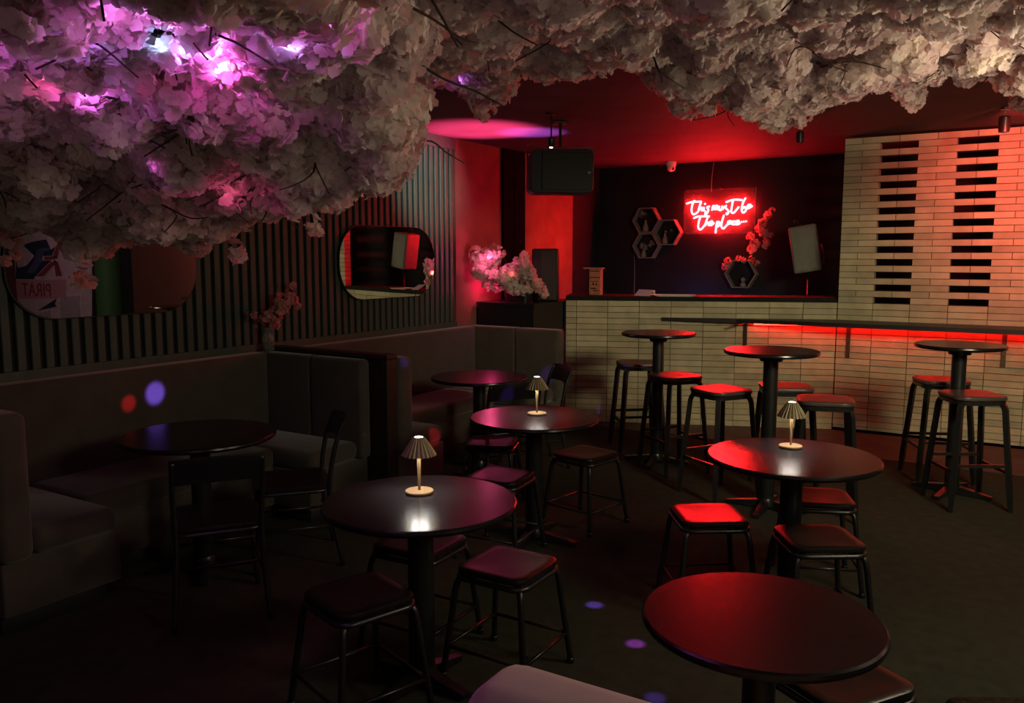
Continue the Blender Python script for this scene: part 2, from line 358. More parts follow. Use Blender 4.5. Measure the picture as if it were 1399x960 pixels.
for r in range(47):
    top = min((r+1)*RH, CH)
    z0 = r*RH
    slotrow = r >= 21 and (r-21) % 2 == 0 and r <= 45
    if r < 21:
        segs = [(X0+i*CW, X0+(i+1)*CW) for i in range(10)]
    elif slotrow:
        segs = [(X0+i*CW, X0+(i+1)*CW) for i in range(0, 10, 2)]
    else:
        segs = [(X0, X0+CW*.5)] + [(X0+(i+.5)*CW, X0+(i+1.5)*CW) for i in range(9)]
    dep = .03 if r < 21 else .115
    for u0, u1 in segs: brick(b, o_, d_, n_, u0, u1, z0, top, dep, .010 if r < 21 else .0035)
    if not slotrow: bx(b, X0+.004, X0+10*CW, 8.258, 8.36, z0, top, mi=1)
    else:
        for u0, u1 in segs: bx(b, u0+.004, u1-.004, 8.258, 8.36, z0-.0001, top+.0001, mi=1)
struct('wall_screen', b, [M['brick'], M['mortar']])
b = NB()
for i in range(2): bx(b, X0+.004, 1.4, 8.232, 8.256, 0, .028)
struct('baseboard_bar', b, M['plinth'])

# ------------------------------------------------------------------ mirrors
def stadium(w, h, r, n=14):
    return rsq(w, r, n, h)
def wall_mirror(vc, zc, w, h, label):
    t = thing('wall_mirror', label, 'mirror', (-4.60, vc, zc), 0, 'rounded mirrors on the slatted wall')
    P = stadium(w, h, h*.44)
    bb = NB(); loft(bb, [[(x_, p[0], p[1]) for p in P] for x_ in (.002, .020)]); obj('mirror_backing', bb, M['black'], t)
    P2 = stadium(w-.012, h-.012, h*.44)
    bb = NB(); loft(bb, [[(x_, p[0], p[1]) for p in P2] for x_ in (.0205, .0245)]); obj('mirror_glass', bb, M['mirror'], t)
wall_mirror(2.93, 1.60, 1.20, .60, 'pill-shaped mirror partly behind hanging blossom, reflecting a pink mural')
wall_mirror(5.47, 1.60, 1.24, .61, 'pill-shaped mirror near the end of the slatted wall, reflecting cream brick')

# ------------------------------------------------------------------ booth seating
def banquette(label, y0, y1, backL, backR, seatL, seatR, xw=-4.585, xl=-3.64, xr=-3.62, splitR=-4.06, grp='velvet booth benches'):
    """U-shaped bench: y0/y1 outer ends, backL/backR thickness of the end backs, seatL/seatR inner edges of the end seats"""
    t = thing('booth_bench', label, 'bench', (xw, (y0+y1)/2, 0), 0, grp)
    ox, oy = xw, (y0+y1)/2
    def part(name, m, *args, bev=.03, seg=4):
        bb = NB(); x0_, x1_, ya, yb, za, zb = args
        bx(bb, x0_-ox, x1_-ox, ya-oy, yb-oy, za, zb, bev, seg); return obj(name, bb, m, t, auto=50)
    bt = .135
    part('plinth', M['plinth'], xw, xw+.60, y0+.02, y1-.02, 0, .09, bev=.004, seg=1)
    part('plinth', M['plinth'], xw+.60, xl-.06, y0+.02, seatL-.05, 0, .09, bev=.004, seg=1)
    part('plinth', M['plinth'], xw+.60, xr-.06, seatR+.05, y1-.02, 0, .09, bev=.004, seg=1)
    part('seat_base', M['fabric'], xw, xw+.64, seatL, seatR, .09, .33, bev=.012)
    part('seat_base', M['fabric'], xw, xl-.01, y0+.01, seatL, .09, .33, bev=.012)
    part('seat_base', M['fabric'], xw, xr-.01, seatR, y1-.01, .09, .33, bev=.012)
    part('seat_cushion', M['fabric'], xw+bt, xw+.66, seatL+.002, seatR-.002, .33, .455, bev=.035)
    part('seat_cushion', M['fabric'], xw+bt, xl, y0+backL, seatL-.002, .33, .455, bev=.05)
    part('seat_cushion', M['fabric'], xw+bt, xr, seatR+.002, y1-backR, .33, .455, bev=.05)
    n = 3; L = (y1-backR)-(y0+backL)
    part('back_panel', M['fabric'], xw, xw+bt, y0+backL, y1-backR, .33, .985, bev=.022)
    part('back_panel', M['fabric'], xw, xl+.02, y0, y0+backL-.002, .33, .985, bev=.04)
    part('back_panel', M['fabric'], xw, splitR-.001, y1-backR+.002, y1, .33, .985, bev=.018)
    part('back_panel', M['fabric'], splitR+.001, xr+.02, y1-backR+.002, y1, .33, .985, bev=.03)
    return t
banquette('taupe velvet booth bench under the larger left mirror, lit by red and violet spots', 1.75, 4.085, .15, .10, 2.31, 3.55)
banquette('taupe velvet booth bench beyond the wooden partition, ending at the brick counter', 4.20, 6.72, .15, .15, 4.72, 6.10, xl=-3.47, xr=-3.58, splitR=-4.02)
# partition between the booths
t = thing('booth_partition', 'dark wooden partition standing between the two booth benches', 'partition', (-4.585, 4.14, 0))
b = NB(); bx(b, 0, 1.08, -.045, .045, 0, .985, .004, 1); obj('panel', b, M['board'], t)
b = NB(); bx(b, .004, 1.125, -.055, .052, .985, 1.015, .006, 2); obj('top_rail', b, M['board'], t)
b = NB(); bx(b, 1.08, 1.12, -.05, .05, 0, .985, .004, 1); obj('end_post', b, M['board'], t)
# nearest sofa, at the foot of the picture
t = thing('sofa', 'pale taupe sofa back cut off by the bottom edge, nearest seat of all', 'sofa', (.2, 1.13, 0))
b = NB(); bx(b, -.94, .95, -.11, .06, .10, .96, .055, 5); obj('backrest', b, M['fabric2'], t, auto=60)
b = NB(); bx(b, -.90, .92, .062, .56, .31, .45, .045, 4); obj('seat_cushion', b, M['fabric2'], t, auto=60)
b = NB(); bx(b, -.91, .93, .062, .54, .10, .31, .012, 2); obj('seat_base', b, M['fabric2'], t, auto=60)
for sx in (-.86, .88):
    for sy in (-.06, .48):
        b = NB(); lathe(b, [(.022, 0), (.028, .10)], 16, center=(sx, sy, 0)); obj('leg', b, M['black'], t)
# dark upholstered stool at the right corner
p = at_z(1352, 948, .45)
t = thing('ottoman', 'dark brown upholstered stool top cut off by the bottom right corner', 'stool', (p.x+.17, p.y-.13, 0), math.radians(31))
b = NB(); bx(b, -.21, .21, -.21, .21, .34, .45, .035, 4); obj('cushion', b, M['ottoman'], t, auto=60)
b = NB(); bx(b, -.20, .20, -.20, .20, .27, .34, .006, 1); obj('frame', b, M['black'], t)
for sx in (-.17, .17):
    for sy in (-.17, .17):
        b = NB(); box(b, (sx, sy, .135), (.03, .03, .27), .003, 1); obj('leg', b, M['black'], t)

# ------------------------------------------------------------------ tables
def make_table(r, h, label, loc, col=.045, rz=0, base=.27, group='low round tables', lab2='table'):
    t = thing('round_table' if h < .9 else 'bar_table', label, lab2, loc, rz, group)
    b = NB(); e = .013
    lathe(b, [(r*.02, h-.026), (r-.010, h-.026), (r-.003, h-.021), (r, h-.013), (r-.002, h-.005), (r-.008, h), (r*.02, h)], 96); obj('tabletop', b, M['tabletop'], t, auto=25)
    b = NB(); prism(b, rsq(.26 if r > .35 else .2, .02), h-.036, h-.0265); lathe(b, [(col*1.5, h-.07), (col*1.7, h-.036)], 32); obj('mounting_plate', b, M['metal'], t, auto=30)
    b = NB(); lathe(b, [(col, .05), (col, h-.036)], 40); obj('column', b, M['metal'], t, auto=40)
    b = NB(); lathe(b, [(col*1.2, .022), (col*1.2, .055), (col*1.03, .075)], 32); obj('hub', b, M['metal'], t, auto=40)
    for k in range(4):
        a = k*PI/2+PI/4; b = NB()
        c0, s0 = math.cos(a), math.sin(a)
        L = []
        for u_, w, z1 in ((col*.9, .024, .06), (base*.55, .022, .045), (base, .018, .026)):
            L.append([(c0*u_-s0*q*w, s0*u_+c0*q*w, z) for q, z in ((-1, .006), (1, .006), (1, z1), (-1, z1))])
        loft(b, L); lathe(b, [(.014, 0), (.014, .008)], 12, center=(c0*(base-.03), s0*(base-.03), 0)); obj('foot', b, M['metal'], t)
    return t
def T(px, py, z): p = at_z(px, py, z); return (p.x, p.y, 0)
TA, TB, TC, TD = T(574, 683, .73), T(730, 569, .73), T(1083, 622, .73), T(1040, 841, .73)
B1, B2 = T(272, 592, .73), T(655, 514, .73)
make_table(.37, .73, 'black round table carrying the nearest of the three fluted lamps', TA, .05, .7, base=.22)
make_table(.375, .73, 'black round table with a fluted lamp, in front of the far booth', TB, .05, .84)
make_table(.39, .73, 'black round table with a fluted lamp, glowing red at its left edge', TC, .05, .03)
make_table(.305, .73, 'small bare black round table nearest the viewer, behind the sofa back', TD, .042, .49, base=.24)
make_table(.39, .73, 'black round table in the near left booth reflecting violet and red spots', B1, .05, .1)
make_table(.375, .73, 'black round table in the far booth with nothing on it', B2, .05, .7)
H1, H2, H3 = T(900, 454, 1.05), T(1054, 478, 1.05), T(1312, 470, 1.05)
make_table(.295, 1.05, 'tall bar table farthest left, by the open end of the wall shelf', H1, .045, .91, .26, 'tall bar tables', 'bar table')
make_table(.30, 1.05, 'tall bar table in the middle, ringed by three bar stools', H2, .047, .8, .26, 'tall bar tables', 'bar table')
make_table(.29, 1.05, 'tall bar table farthest right, below the red lit shelf and slotted screen', H3, .047, .49, .26, 'tall bar tables', 'bar table')

# ------------------------------------------------------------------ low stools
def make_stool(label, loc, rz):
    t = thing('low_stool', label, 'stool', loc, rz, 'low metal stools')
    P = rsq(.315, .055)
    def L(s, z): return [(x*s, y_*s, z) for x, y_ in P]
    b = NB(); loft(b, [L(.95, .424), L(.99, .428), L(1, .436), L(.985, .446), L(.94, .450), L(.75, .447), L(.4, .444), L(.05, .443)]); obj('seat', b, M['seat'], t, auto=40)
    b = NB(); tube(b, [(x*.97, y_*.97, .410) for x, y_ in P], .0115, 8, True); obj('seat_frame', b, M['metal'], t, smooth=True)
    ft = []
    for sx, sy in ((1, 1), (-1, 1), (-1, -1), (1, -1)):
        b = NB(); pts = smooth_path([(sx*.095, sy*.095, .408), (sx*.128, sy*.128, .402), (sx*.146, sy*.146, .375), (sx*.160, sy*.160, .25), (sx*.186, sy*.186, .012)], 5)
        tube(b, pts, .0125, 10); lg = obj('leg', b, M['metal'], t, smooth=True)
        b = NB(); lathe(b, [(.015, 0), (.016, .02), (.0135, .024)], 14, center=(sx*.186, sy*.186, 0)); obj('rubber_foot', b, M['black'], lg)
        ft.append(Vector((sx*.1735, sy*.1735, .13)))
    for k in range(4):
        b = NB(); z = .13; tube(b, [ft[k], ft[(k+1) % 4]], .0075, 8); obj('stretcher', b, M['metal'], t, smooth=True)
    return t
ST = [((694, 767), 0, 'low stool with a dark red sheen, right of the nearest lamp table'),
      ((490, 808), -18, 'low stool in deep shade at the near left of the nearest lamp table'),
      ((574, 737), 2, 'low stool tucked behind the nearest lamp table, only its right edge seen'),
      ((684, 647), 6, 'low stool with a crimson sheen between the two left lamp tables'),
      ((800, 617), -12, 'low stool at the right side of the far lamp table'),
      ((672, 601), 22, 'low stool hidden in shade at the left of the far lamp table'),
      ((968, 700), 35, 'low stool with a bright red seat, left of the right lamp table'),
      ((1118, 731), 33, 'low stool directly before the right lamp table, its front rim gleaming'),
      ((1118, 676), 22, 'low stool half under the right side of the right lamp table'),
      ((1146, 920), 57, 'low stool at the bottom right, under the bare round table')]
s0 = None
for (px, py), r, lab in ST:
    p = at_z(px, py, .45); loc = (p.x, p.y, 0)
    if s0 is None: s0 = make_stool(lab, loc, math.radians(r))
    else: dup(s0, loc, math.radians(r), lab)

# ------------------------------------------------------------------ bar stools
def make_bar_stool(label, loc, rz):
    t = thing('bar_stool', label, 'bar stool', loc, rz, 'bar stools at the tall tables')
    P = rsq(.345, .085, 8)
    def L(s, z): return [(x*s, y_*s, z) for x, y_ in P]
    b = NB(); loft(b, [L(.93, .722), L(.99, .727), L(1, .738), L(.985, .747), L(.93, .750), L(.6, .748), L(.05, .747)]); obj('seat', b, M['barseat'], t, auto=40)
    b = NB(); loft(b, [L(.96, .694), L(.97, .720), L(.90, .7205), L(.89, .694)], False); b.faces.ensure_lookup_table(); obj('seat_rim', b, M['metal'], t, auto=40)
    f1 = []; f2 = []
    for sx, sy in ((1, 1), (-1, 1), (-1, -1), (1, -1)):
        b = NB()
        pts = smooth_path([(sx*.100, sy*.100, .706), (sx*.128, sy*.128, .700), (sx*.143, sy*.143, .665), (sx*.150, sy*.150, .58), (sx*.192, sy*.192, .006)], 4)
        tube(b, pts, [.017]*(len(pts)-1)+[.012], 4, square=True); lg = obj('leg', b, M['metal'], t, auto=40)
        b = NB(); lathe(b, [(.015, 0), (.016, .012)], 12, center=(sx*.192, sy*.192, 0)); obj('rubber_foot', b, M['black'], lg)
        q = lambda z: .150+(.58-z)/.574*.042
        f1.append(Vector((sx*q(.30), sy*q(.30), .30))); f2.append(Vector((sx*q(.255), sy*q(.255), .255)))
    for k in range(4):
        f = f1 if k % 2 == 0 else f2
        b = NB(); tube(b, [f[k], f[(k+1) % 4]], .0105, 4, square=True); obj('footrest', b, M['metal'], t)
    return t
BS = [((872, 494), 38, 'bar stool with a dull brown seat, back left of the leftmost tall table'),
      ((922, 511), 55, 'bar stool with a red seat, right front of the leftmost tall table'),
      ((985, 530), 58, 'bar stool with the brightest red seat, left of the middle tall table'),
      ((1074, 526), 25, 'bar stool behind the column of the middle tall table'),
      ((1128, 544), 14, 'bar stool with a dark red seat, right of the middle tall table'),
      ((1286, 517), 24, 'bar stool against the wall side of the rightmost tall table'),
      ((1328, 537), 30, 'bar stool before the rightmost tall table, overlapping its column')]
s0 = None
for (px, py), r, lab in BS:
    p = at_z(px, py, .75); loc = (p.x, p.y, 0)
    if s0 is None: s0 = make_bar_stool(lab, loc, math.radians(r))
    else: dup(s0, loc, math.radians(r), lab)

# ------------------------------------------------------------------ chairs (front looks to local -Y)
def make_chair(label, loc, rz):
    t = thing('bistro_chair', label, 'chair', loc, rz, 'black metal chairs by the booths')
    P = rsq(.40, .07, 6, .40)
    def L(s, z): return [(x*s, y_*s, z) for x, y_ in P]
    b = NB(); loft(b, [L(.95, .430), L(1, .436), L(1, .444), L(.97, .450), L(.6, .447), L(.05, .446)]); obj('seat', b, M['seat'], t, auto=40)
    b = NB(); tube(b, [(x*.96, y_*.96, .418) for x, y_ in P], .011, 8, True); obj('seat_frame', b, M['metal'], t, smooth=True)
    for sx in (-1, 1):
        b = NB(); tube(b, smooth_path([(sx*.13, -.13, .418), (sx*.165, -.165, .40), (sx*.18, -.185, .2), (sx*.195, -.20, .005)], 5), .0125, 10); obj('leg', b, M['metal'], t, smooth=True)
        b = NB(); tube(b, smooth_path([(sx*.205, .245, .005), (sx*.185, .19, .30), (sx*.185, .185, .46), (sx*.19, .215, .64), (sx*.185, .262, .77)], 6), .0125, 10); obj('leg', b, M['metal'], t, smooth=True)
    b = NB(); R_ = []
    for z, oy, th in ((.655, .218, .010), (.71, .235, .012), (.768, .260, .012), (.78, .264, .004)):
        F_ = []; K_ = []
        for i in range(13):
            u_ = (i/12-.5)*2; x = u_*.20; y_ = oy+.035*(1-u_*u_)
            F_.append((x, y_-th/2, z+.012*(1-u_*u_))); K_.append((x, y_+th/2, z+.012*(1-u_*u_)))
        R_.append(F_+K_[::-1])
    loft(b, R_); obj('backrest', b, M['metal'], t, auto=50)
    b = NB()
    for y_ in (-.17, .18): tube(b, [(-.185, y_, .26), (.185, y_, .26)], .007, 8)
    for x in (-.182, .182): tube(b, [(x, -.18, .22), (x, .195, .22)], .007, 8)
    obj('stretcher', b, M['metal'], t, smooth=True)
    return t
def face(p, q): return math.atan2(q[1]-p[1], q[0]-p[0])+PI/2
c1 = Vector((-3.165, 2.49, 0)); c2 = Vector((-3.33, 3.115, 0)); c3 = Vector((-3.25, 5.57, 0)); c4 = Vector((-3.14, 4.97, 0))
s0 = make_chair('black metal chair with its back to the room, at the near left booth table', c1, face(c1, Vector(B1)+Vector((0, .05, 0))))
dup(s0, c2, face(c2, Vector(B1)), 'black metal chair seen from the side, with its curved back before the near booth bench')
dup(s0, c3, face(c3, Vector(B2)), 'black metal chair at the right of the far booth table, near the brick counter')
dup(s0, c4, face(c4, Vector(B2)), 'black metal chair behind the far lamp table, facing the far booth')

# ------------------------------------------------------------------ table lamps
def make_lamp(label, loc):
    t = thing('table_lamp', label, 'table lamp', loc, 0, 'fluted table lamps')
    b = NB(); lathe(b, [(.05, 0), (.0545, .002), (.056, .008), (.054, .0115), (.003, .0125)], 48); obj('base', b, M['brass'], t, auto=35)
    b = NB(); lathe(b, [(.0055, .012), (.0060, .05), (.0080, .12), (.0085, .170), (.0085, .205)], 20); obj('stem', b, M['brass'], t, auto=35)
    n = 22*4; b = NB(); R_ = []
    def ring(r0, z, amp): return [((r0*(1+amp*(1 if (j//2) % 2 else -1)))*math.cos(2*PI*j/n), (r0*(1+amp*(1 if (j//2) % 2 else -1)))*math.sin(2*PI*j/n), z) for j in range(n)]
    loft(b, [ring(.066, .152, .05), ring(.044, .190, .05), ring(.024, .221, .03), ring(.018, .223, .0), ring(.018, .2195, 0), ring(.0225, .2185, .03), ring(.042, .188, .05), ring(.0635, .152, .05), ring(.066, .152, .05)], False)
    obj('shade', b, M['shade'], t, auto=20)
    b = NB(); lathe(b, [(.0165, .217), (.0165, .2235), (.012, .225)], 24); obj('top_light', b, M['cap'], t)
    b = NB(); lathe(b, [(.0095, .176), (.040, .176), (.036, .188), (.0095, .188), (.0095, .176)], 32, False); obj('bulb', b, M['bulb'], t)
    return t
def onT(px, py, z=.73): p = at_z(px, py, z); return (p.x, p.y, z)
lampA = make_lamp('lit fluted brass lamp on the nearest lamp table', onT(573, 673))
for (px, py), lab in (((733.5, 566), 'lit fluted brass lamp on the far lamp table'), ((1080, 611), 'lit fluted brass lamp on the right table with the red glow')):
    dup(lampA, onT(px, py), 0, lab)

# ------------------------------------------------------------------ bar: worktop, cabinet, wall shelf with LED
b = NB()
p0 = CA+CN*.02; p1 = CB+CN*.02+CD*-.01; q1 = CB-CN*.48; q0 = CA-CN*.48
prism(b, [(p0.x, p0.y), (p1.x, p1.y), (-1.52, 8.262), (-1.52, q1.y-.02), (q0.x, q0.y)], 1.219, 1.262)
tag(obj('worktop', b, M['worktop']), 'black worktop running along the top of the cream brick counter', 'worktop')
t = thing('counter_cabinet', 'black cabinet at the left end of the brick counter, under the blossom pot', 'cabinet', (-4.2, 7.2, 0))
b = NB(); prism(b, [(-.365, -.42), (.27, -.42), (.33, .05), (.16, .50), (-.365, .50)], 0, 1.175); obj('body', b, M['black'], t)
b = NB(); prism(b, [(-.368, -.44), (.285, -.44), (.335, .05), (.16, .51), (-.368, .51)], 1.176, 1.205); obj('top_board', b, M['black'], t)
b = NB(); bx(b, .262, .275, -.425, -.415, 0, 1.175); obj('corner_trim', b, M['metal'], t)
# wall shelf
t = thing('wall_shelf', 'long dark bar shelf along the brick screen with a red light strip below', 'shelf', (0, 8.0, 0))
cf = lambda x: CA.y+(x-CA.x)*CD.y/CD.x+.016*(CN.y-CN.x*CD.y/CD.x)
sh = [(-2.98, cf(-2.98)), (-2.30, 7.80), (1.35, 7.80), (1.35, 8.234), (-1.47, 8.234), (-1.49, cf(-1.49))]
b = NB(); prism(b, [(x, y_-8.0) for x, y_ in sh], 1.022, 1.058); obj('board', b, M['blackwood'], t)
b = NB(); tube(b, [(-2.15, -.115, 1.010), (-1.50, .145, 1.010), (1.3, .165, 1.010)], .008, 8); obj('light_strip', b, M['led'], t)
for x, w in ((-2.24, None), (-1.36, None), (-.1, None), (.9, None)):
    b = NB(); yw = 8.234 if x > -1.45 else cf(x+.02)-.012
    bx(b, x-.018, x+.018, yw-8-.008, yw-8, .70, 1.02, .001, 1); bx(b, x-.018, x+.018, yw-8-.30, yw-8-.008, 1.012, 1.0215, .001, 1)
    for zz in (.74, .80): lathe(b, [(.006, .0), (.004, .003)], 10, center=(x, yw-8-.009, zz))
    obj('bracket', b, M['bracket'], t)

# ------------------------------------------------------------------ blossom builder
def blossoms(name, centers, normals, sizes, m, parent=None):
    """five folded petals per blossom, all in one mesh"""
    N = len(centers); C_ = np.asarray(centers, float); Nn = np.asarray(normals, float); Sz = np.asarray(sizes, float)
    Nn /= np.linalg.norm(Nn, axis=1, keepdims=True)+1e-9
    ref = rng.normal(size=(N, 3)); A = np.cross(Nn, ref); A /= np.linalg.norm(A, axis=1, keepdims=True)+1e-9; B_ = np.cross(Nn, A)
    V = []; 
    for k in range(5):
        th = 2*PI*k/5+rng.uniform(-.18, .18, N); cup = rng.uniform(.10, .60, N); L = Sz*rng.uniform(.85, 1.15, N)
        rad = A*np.cos(th)[:, None]+B_*np.sin(th)[:, None]; tan = np.cross(Nn, rad)
        def pt(r, w, h): return C_+rad*(r*L)[:, None]+tan*(w*L)[:, None]+Nn*((h*L)[:, None])
        z = np.zeros(N)
        V += [pt(z+.04, z, z), pt(z+.58, z-.47, cup*.36+.10), pt(z+.96, z-.33, cup*.62+rng.uniform(-.1, .15, N)), pt(z+.97, z, cup*.58),
              pt(z+.98, z+.33, cup*.62+rng.uniform(-.1, .15, N)), pt(z+.58, z+.47, cup*.36+.10)]
    V = np.stack(V, 1).reshape(-1, 3)      # N,30,3
    fb = np.array([[6*k+0, 6*k+3, 6*k+2, 6*k+1] for k in range(5)]+[[6*k+0, 6*k+5, 6*k+4, 6*k+3] for k in range(5)])
    Fc = (fb[None]+30*np.arange(N)[:, None, None]).reshape(-1, 4)
    me = bpy.data.meshes.new(name); me.vertices.add(len(V)); me.vertices.foreach_set('co', V.astype('f').ravel())
    me.loops.add(Fc.size); me.loops.foreach_set('vertex_index', Fc.astype('i').ravel())
    me.polygons.add(len(Fc)); me.polygons.foreach_set('loop_start', np.arange(0, Fc.size, 4, dtype='i')); 
    me.polygons.foreach_set('use_smooth', np.ones(len(Fc), bool))
    me.update(calc_edges=True); me.validate(); me.materials.append(m)
    return link(name, me, parent)
def ball(c, r, n, squash=(1, 1, 1), shell=.35):
    d = rng.normal(size=(n, 3)); d /= np.linalg.norm(d, axis=1, keepdims=True)
    rr = r*(1-shell*rng.random(n)**1.5)
    p = np.asarray(c)+d*rr[:, None]*np.asarray(squash)
    nn = d+rng.normal(size=(n, 3))*.30
    return p, nn
def cloud(blobs, size, dens=1.0, drop=None):
    """clumps of blossom: big clumps are first broken into pompons, pompons into blossoms"""
    small = []
    for c, r, sq in blobs:
        if r < .07: small.append((np.asarray(c), r, np.zeros(3))); continue
        k = int(4*PI*r*r/(.052*.052))
        d = rng.normal(size=(k, 3)); d /= np.linalg.norm(d, axis=1, keepdims=True)
        d = d[d[:, 2] < rng.uniform(.1, .9, len(d))]
        for q in d: small.append((np.asarray(c)+q*r*rng.uniform(.72, 1.02)*np.asarray(sq), rng.uniform(.028, .046), q))
    P, Nn, Z = [], [], []
    for c, r, out in small:
        n = int(max(5, dens*4*PI*r*r/(size*size*2.6)))
        p, nn = ball(c, r, n, (1, 1, 1)); nn = nn+out*.3; P.append(p); Nn.append(nn); Z.append(size*rng.uniform(.75, 1.25, n))
    P, Nn, Z = np.concatenate(P), np.concatenate(Nn), np.concatenate(Z)
    if drop is not None:
        k = ~drop(P); P, Nn, Z = P[k], Nn[k], Z[k]
    return P, Nn, Z
def project(P):
    x = P[:, 0]*math.cos(YAW)+P[:, 1]*math.sin(YAW); f = -P[:, 0]*math.sin(YAW)+P[:, 1]*math.cos(YAW); u = P[:, 2]-CAMH
    c, s = math.cos(PIT), math.sin(PIT); d = f*c-u*s; v = f*s+u*c
    return 699.5+FPX*x/d, 480-FPX*v/d

# ------------------------------------------------------------------ the blossom ceiling
def edge(table):
    xs = [a for a, _ in table]; ys = [b_ for _, b_ in table]
    return lambda x: float(np.interp(x, xs, ys))
edgeL = edge([(-200, 345), (0, 298), (22, 304), (45, 296), (66, 312), (84, 322), (98, 350), (112, 362), (125, 350), (150, 322), (185, 345), (205, 318), (240, 338), (272, 352), (300, 318), (330, 300), (370, 285), (400, 285), (440, 292), (470, 270), (500, 258),
              (535, 244), (560, 222), (575, 190), (562, 160)])
edgeR = edge([(500, 100), (540, 110), (572, 148), (590, 128), (612, 102), (640, 128), (665, 178), (690, 130), (712, 100), (760, 105), (800, 102), (850, 88), (880, 92), (905, 118), (930, 158), (965, 160), (985, 138), (1030, 160), (1062, 184),
              (1090, 172), (1115, 148), (1145, 142), (1180, 122), (1205, 118), (1228, 140), (1248, 154), (1270, 110), (1290, 84), (1305, 104), (1322, 120), (1345, 92), (1372, 110), (1392, 150), (1430, 160), (1600, 170)])
def fit(e, x, y_, rp): return min([y_]+[e(x+k*rp)-rp*math.sqrt(1-k*k)*.92 for k in (-.95, -.6, -.3, 0, .3, .6, .95)])
def dL(py): return 2.0+1.6*max(py, -130)/340
def dR(py): return 2.85+1.5*max(-40, min(py, 160))/140
blobsL, blobsR = [], []
px = -120
while px < 575:
    e_ = edgeL(px); py = -120
    while py < e_+10:
        x = px+random.uniform(-20, 20); y_ = py+random.uniform(-20, 20)
        if x > 545 and y_ < 120: py += 46; continue
        d = dL(y_)+random.choice((-.12, -.03, .08, .16))+random.uniform(-.04, .04); r = random.uniform(.085, .14); rp = r*FPX/d
        y_ = fit(edgeL, x, y_, rp*.95)
        if x > 500: x = min(x, 575-rp*.9)
        blobsL.append((np.array(at_d(x, y_, d)), r, (1, 1, random.uniform(.8, 1.05))))
        py += 46
    px += 44
px = 520
while px < 1560:
    e_ = edgeR(px); py = -110
    while py < e_+6:
        x = px+random.uniform(-16, 16); y_ = py+random.uniform(-14, 14)
        d = dR(y_)+random.choice((-.2, -.05, .12, .26))+random.uniform(-.05, .05); r = random.uniform(.08, .125); rp = r*FPX/d
        y_ = fit(edgeR, x, y_, rp)
        blobsR.append((np.array(at_d(x, y_, d)), r, (1.1, 1.1, random.uniform(.7, .9))))
        py += 34
    px += 38
# hanging sprays along the lower edges
def sprays(edge_, dfun, xs, rr, out):
    for x in xs:
        for k in range(2):
            xx = x+random.uniform(-12, 12); r = random.uniform(*rr); y_ = edge_(xx)
            d = dfun(y_)+random.uniform(-.05, .1)
            out.append((np.array(at_d(xx, y_-r*FPX/d*.95-k*8, d)), r, (1, 1, 1.15)))
sprays(edgeL, dL, range(-20, 572, 15), (.035, .06), blobsL)
sprays(edgeR, dR, range(545, 1450, 14), (.035, .06), blobsR)
# single dangling bits of the left canopy
for (x, y_, r) in [(327, 350, .030), (322, 338, .02), (350, 262, .05), (367, 294, .022), (428, 302, .028), (432, 316, .018), (408, 285, .03), (110, 380, .04), (122, 388, .03), (10, 348, .04),
                   (470, 262, .04), (385, 250, .05), (14, 325, .04)]:
    d = dL(y_); blobsL.append((np.array(at_d(x, y_, d)), r, (1, 1, 1.1)))
def drop_vent(P):
    x, y_ = project(P); return ((x-220)/30)**2+((y_-42)/17)**2 < 1
def canopy(name, blobs, size, label, drop=None, ntw=60, dens=1.0):
    t = thing(name, label, 'blossom', tuple(np.mean([b_[0] for b_ in blobs], 0)[:2])+(CH,)); t['kind'] = 'stuff'
    o = t.location.copy()
    P, Nn, Z = cloud([(c-np.array(o), r, s) for c, r, s in blobs], size, dens, (lambda Q: drop(Q+np.array(o))) if drop else None)
    m = blossoms('blossoms', P, Nn, Z, M['petal'], t); m['kind'] = 'stuff'
    b = NB(); bl = [b_ for b_ in blobs if b_[1] > .09]
    for k in range(ntw):
        c = Vector(random.choice(bl)[0])-o; r = .14
        p_ = c+Vector((random.uniform(-.05, .05), random.uniform(-.05, .05), .12)); pts = [p_]
        a = random.uniform(0, 2*PI)
        for q in range(5):
            a += random.uniform(-.5, .5); pts.append(pts[-1]+Vector((math.cos(a)*.085, math.sin(a)*.085, random.uniform(-.075, .005))))
        pts = smooth_path(pts, 3); n = len(pts); tube(b, pts, [.0055-.0035*i/n for i in range(n)], 5)
        if random.random() < .8:
            i = n//2; tube(b, smooth_path([pts[i], pts[i]+Vector((random.uniform(-.06, .06), random.uniform(-.06, .06), -.04)), pts[i]+Vector((random.uniform(-.12, .12), random.uniform(-.12, .12), -.10))], 3), .0025, 5)
    # stems up to the ceiling
    for c, r, s in bl[::4]:
        c = Vector(c)-o; tube(b, smooth_path([c, c+Vector((.02, .01, -c.z*.5)), Vector((c.x+.03, c.y, -.002))], 3), .006, 5)
    w = obj('twigs', b, M['twig'], t, smooth=True); w['kind'] = 'stuff'
    return t
canopy('blossom_canopy', blobsL, .026, 'drooping canopy of pale pink blossom over the near left booth, glowing purple on top', drop_vent, 120)
canopy('blossom_canopy', blobsR, .025, 'flatter canopy of cream blossom across the ceiling at the right, warmly lit', None, 90)

# duct vent among the left blossom
p = at_d(220, 42, 2.72)
t = thing('ceiling_vent', 'dark slatted vent showing through a gap in the left blossom', 'vent', p, YAW)
b = NB(); bx(b, -.085, .085, -.085, .085, .02, CH-p.z, .004, 1); obj('duct', b, M['duct'], t)
for i in range(7):
    b = NB(); box(b, (0, -.075+i*.025, .008), (.16, .02, .004), .001, 1, Matrix.Rotation(.5, 4, 'X')); obj('slat', b, M['duct'], t)

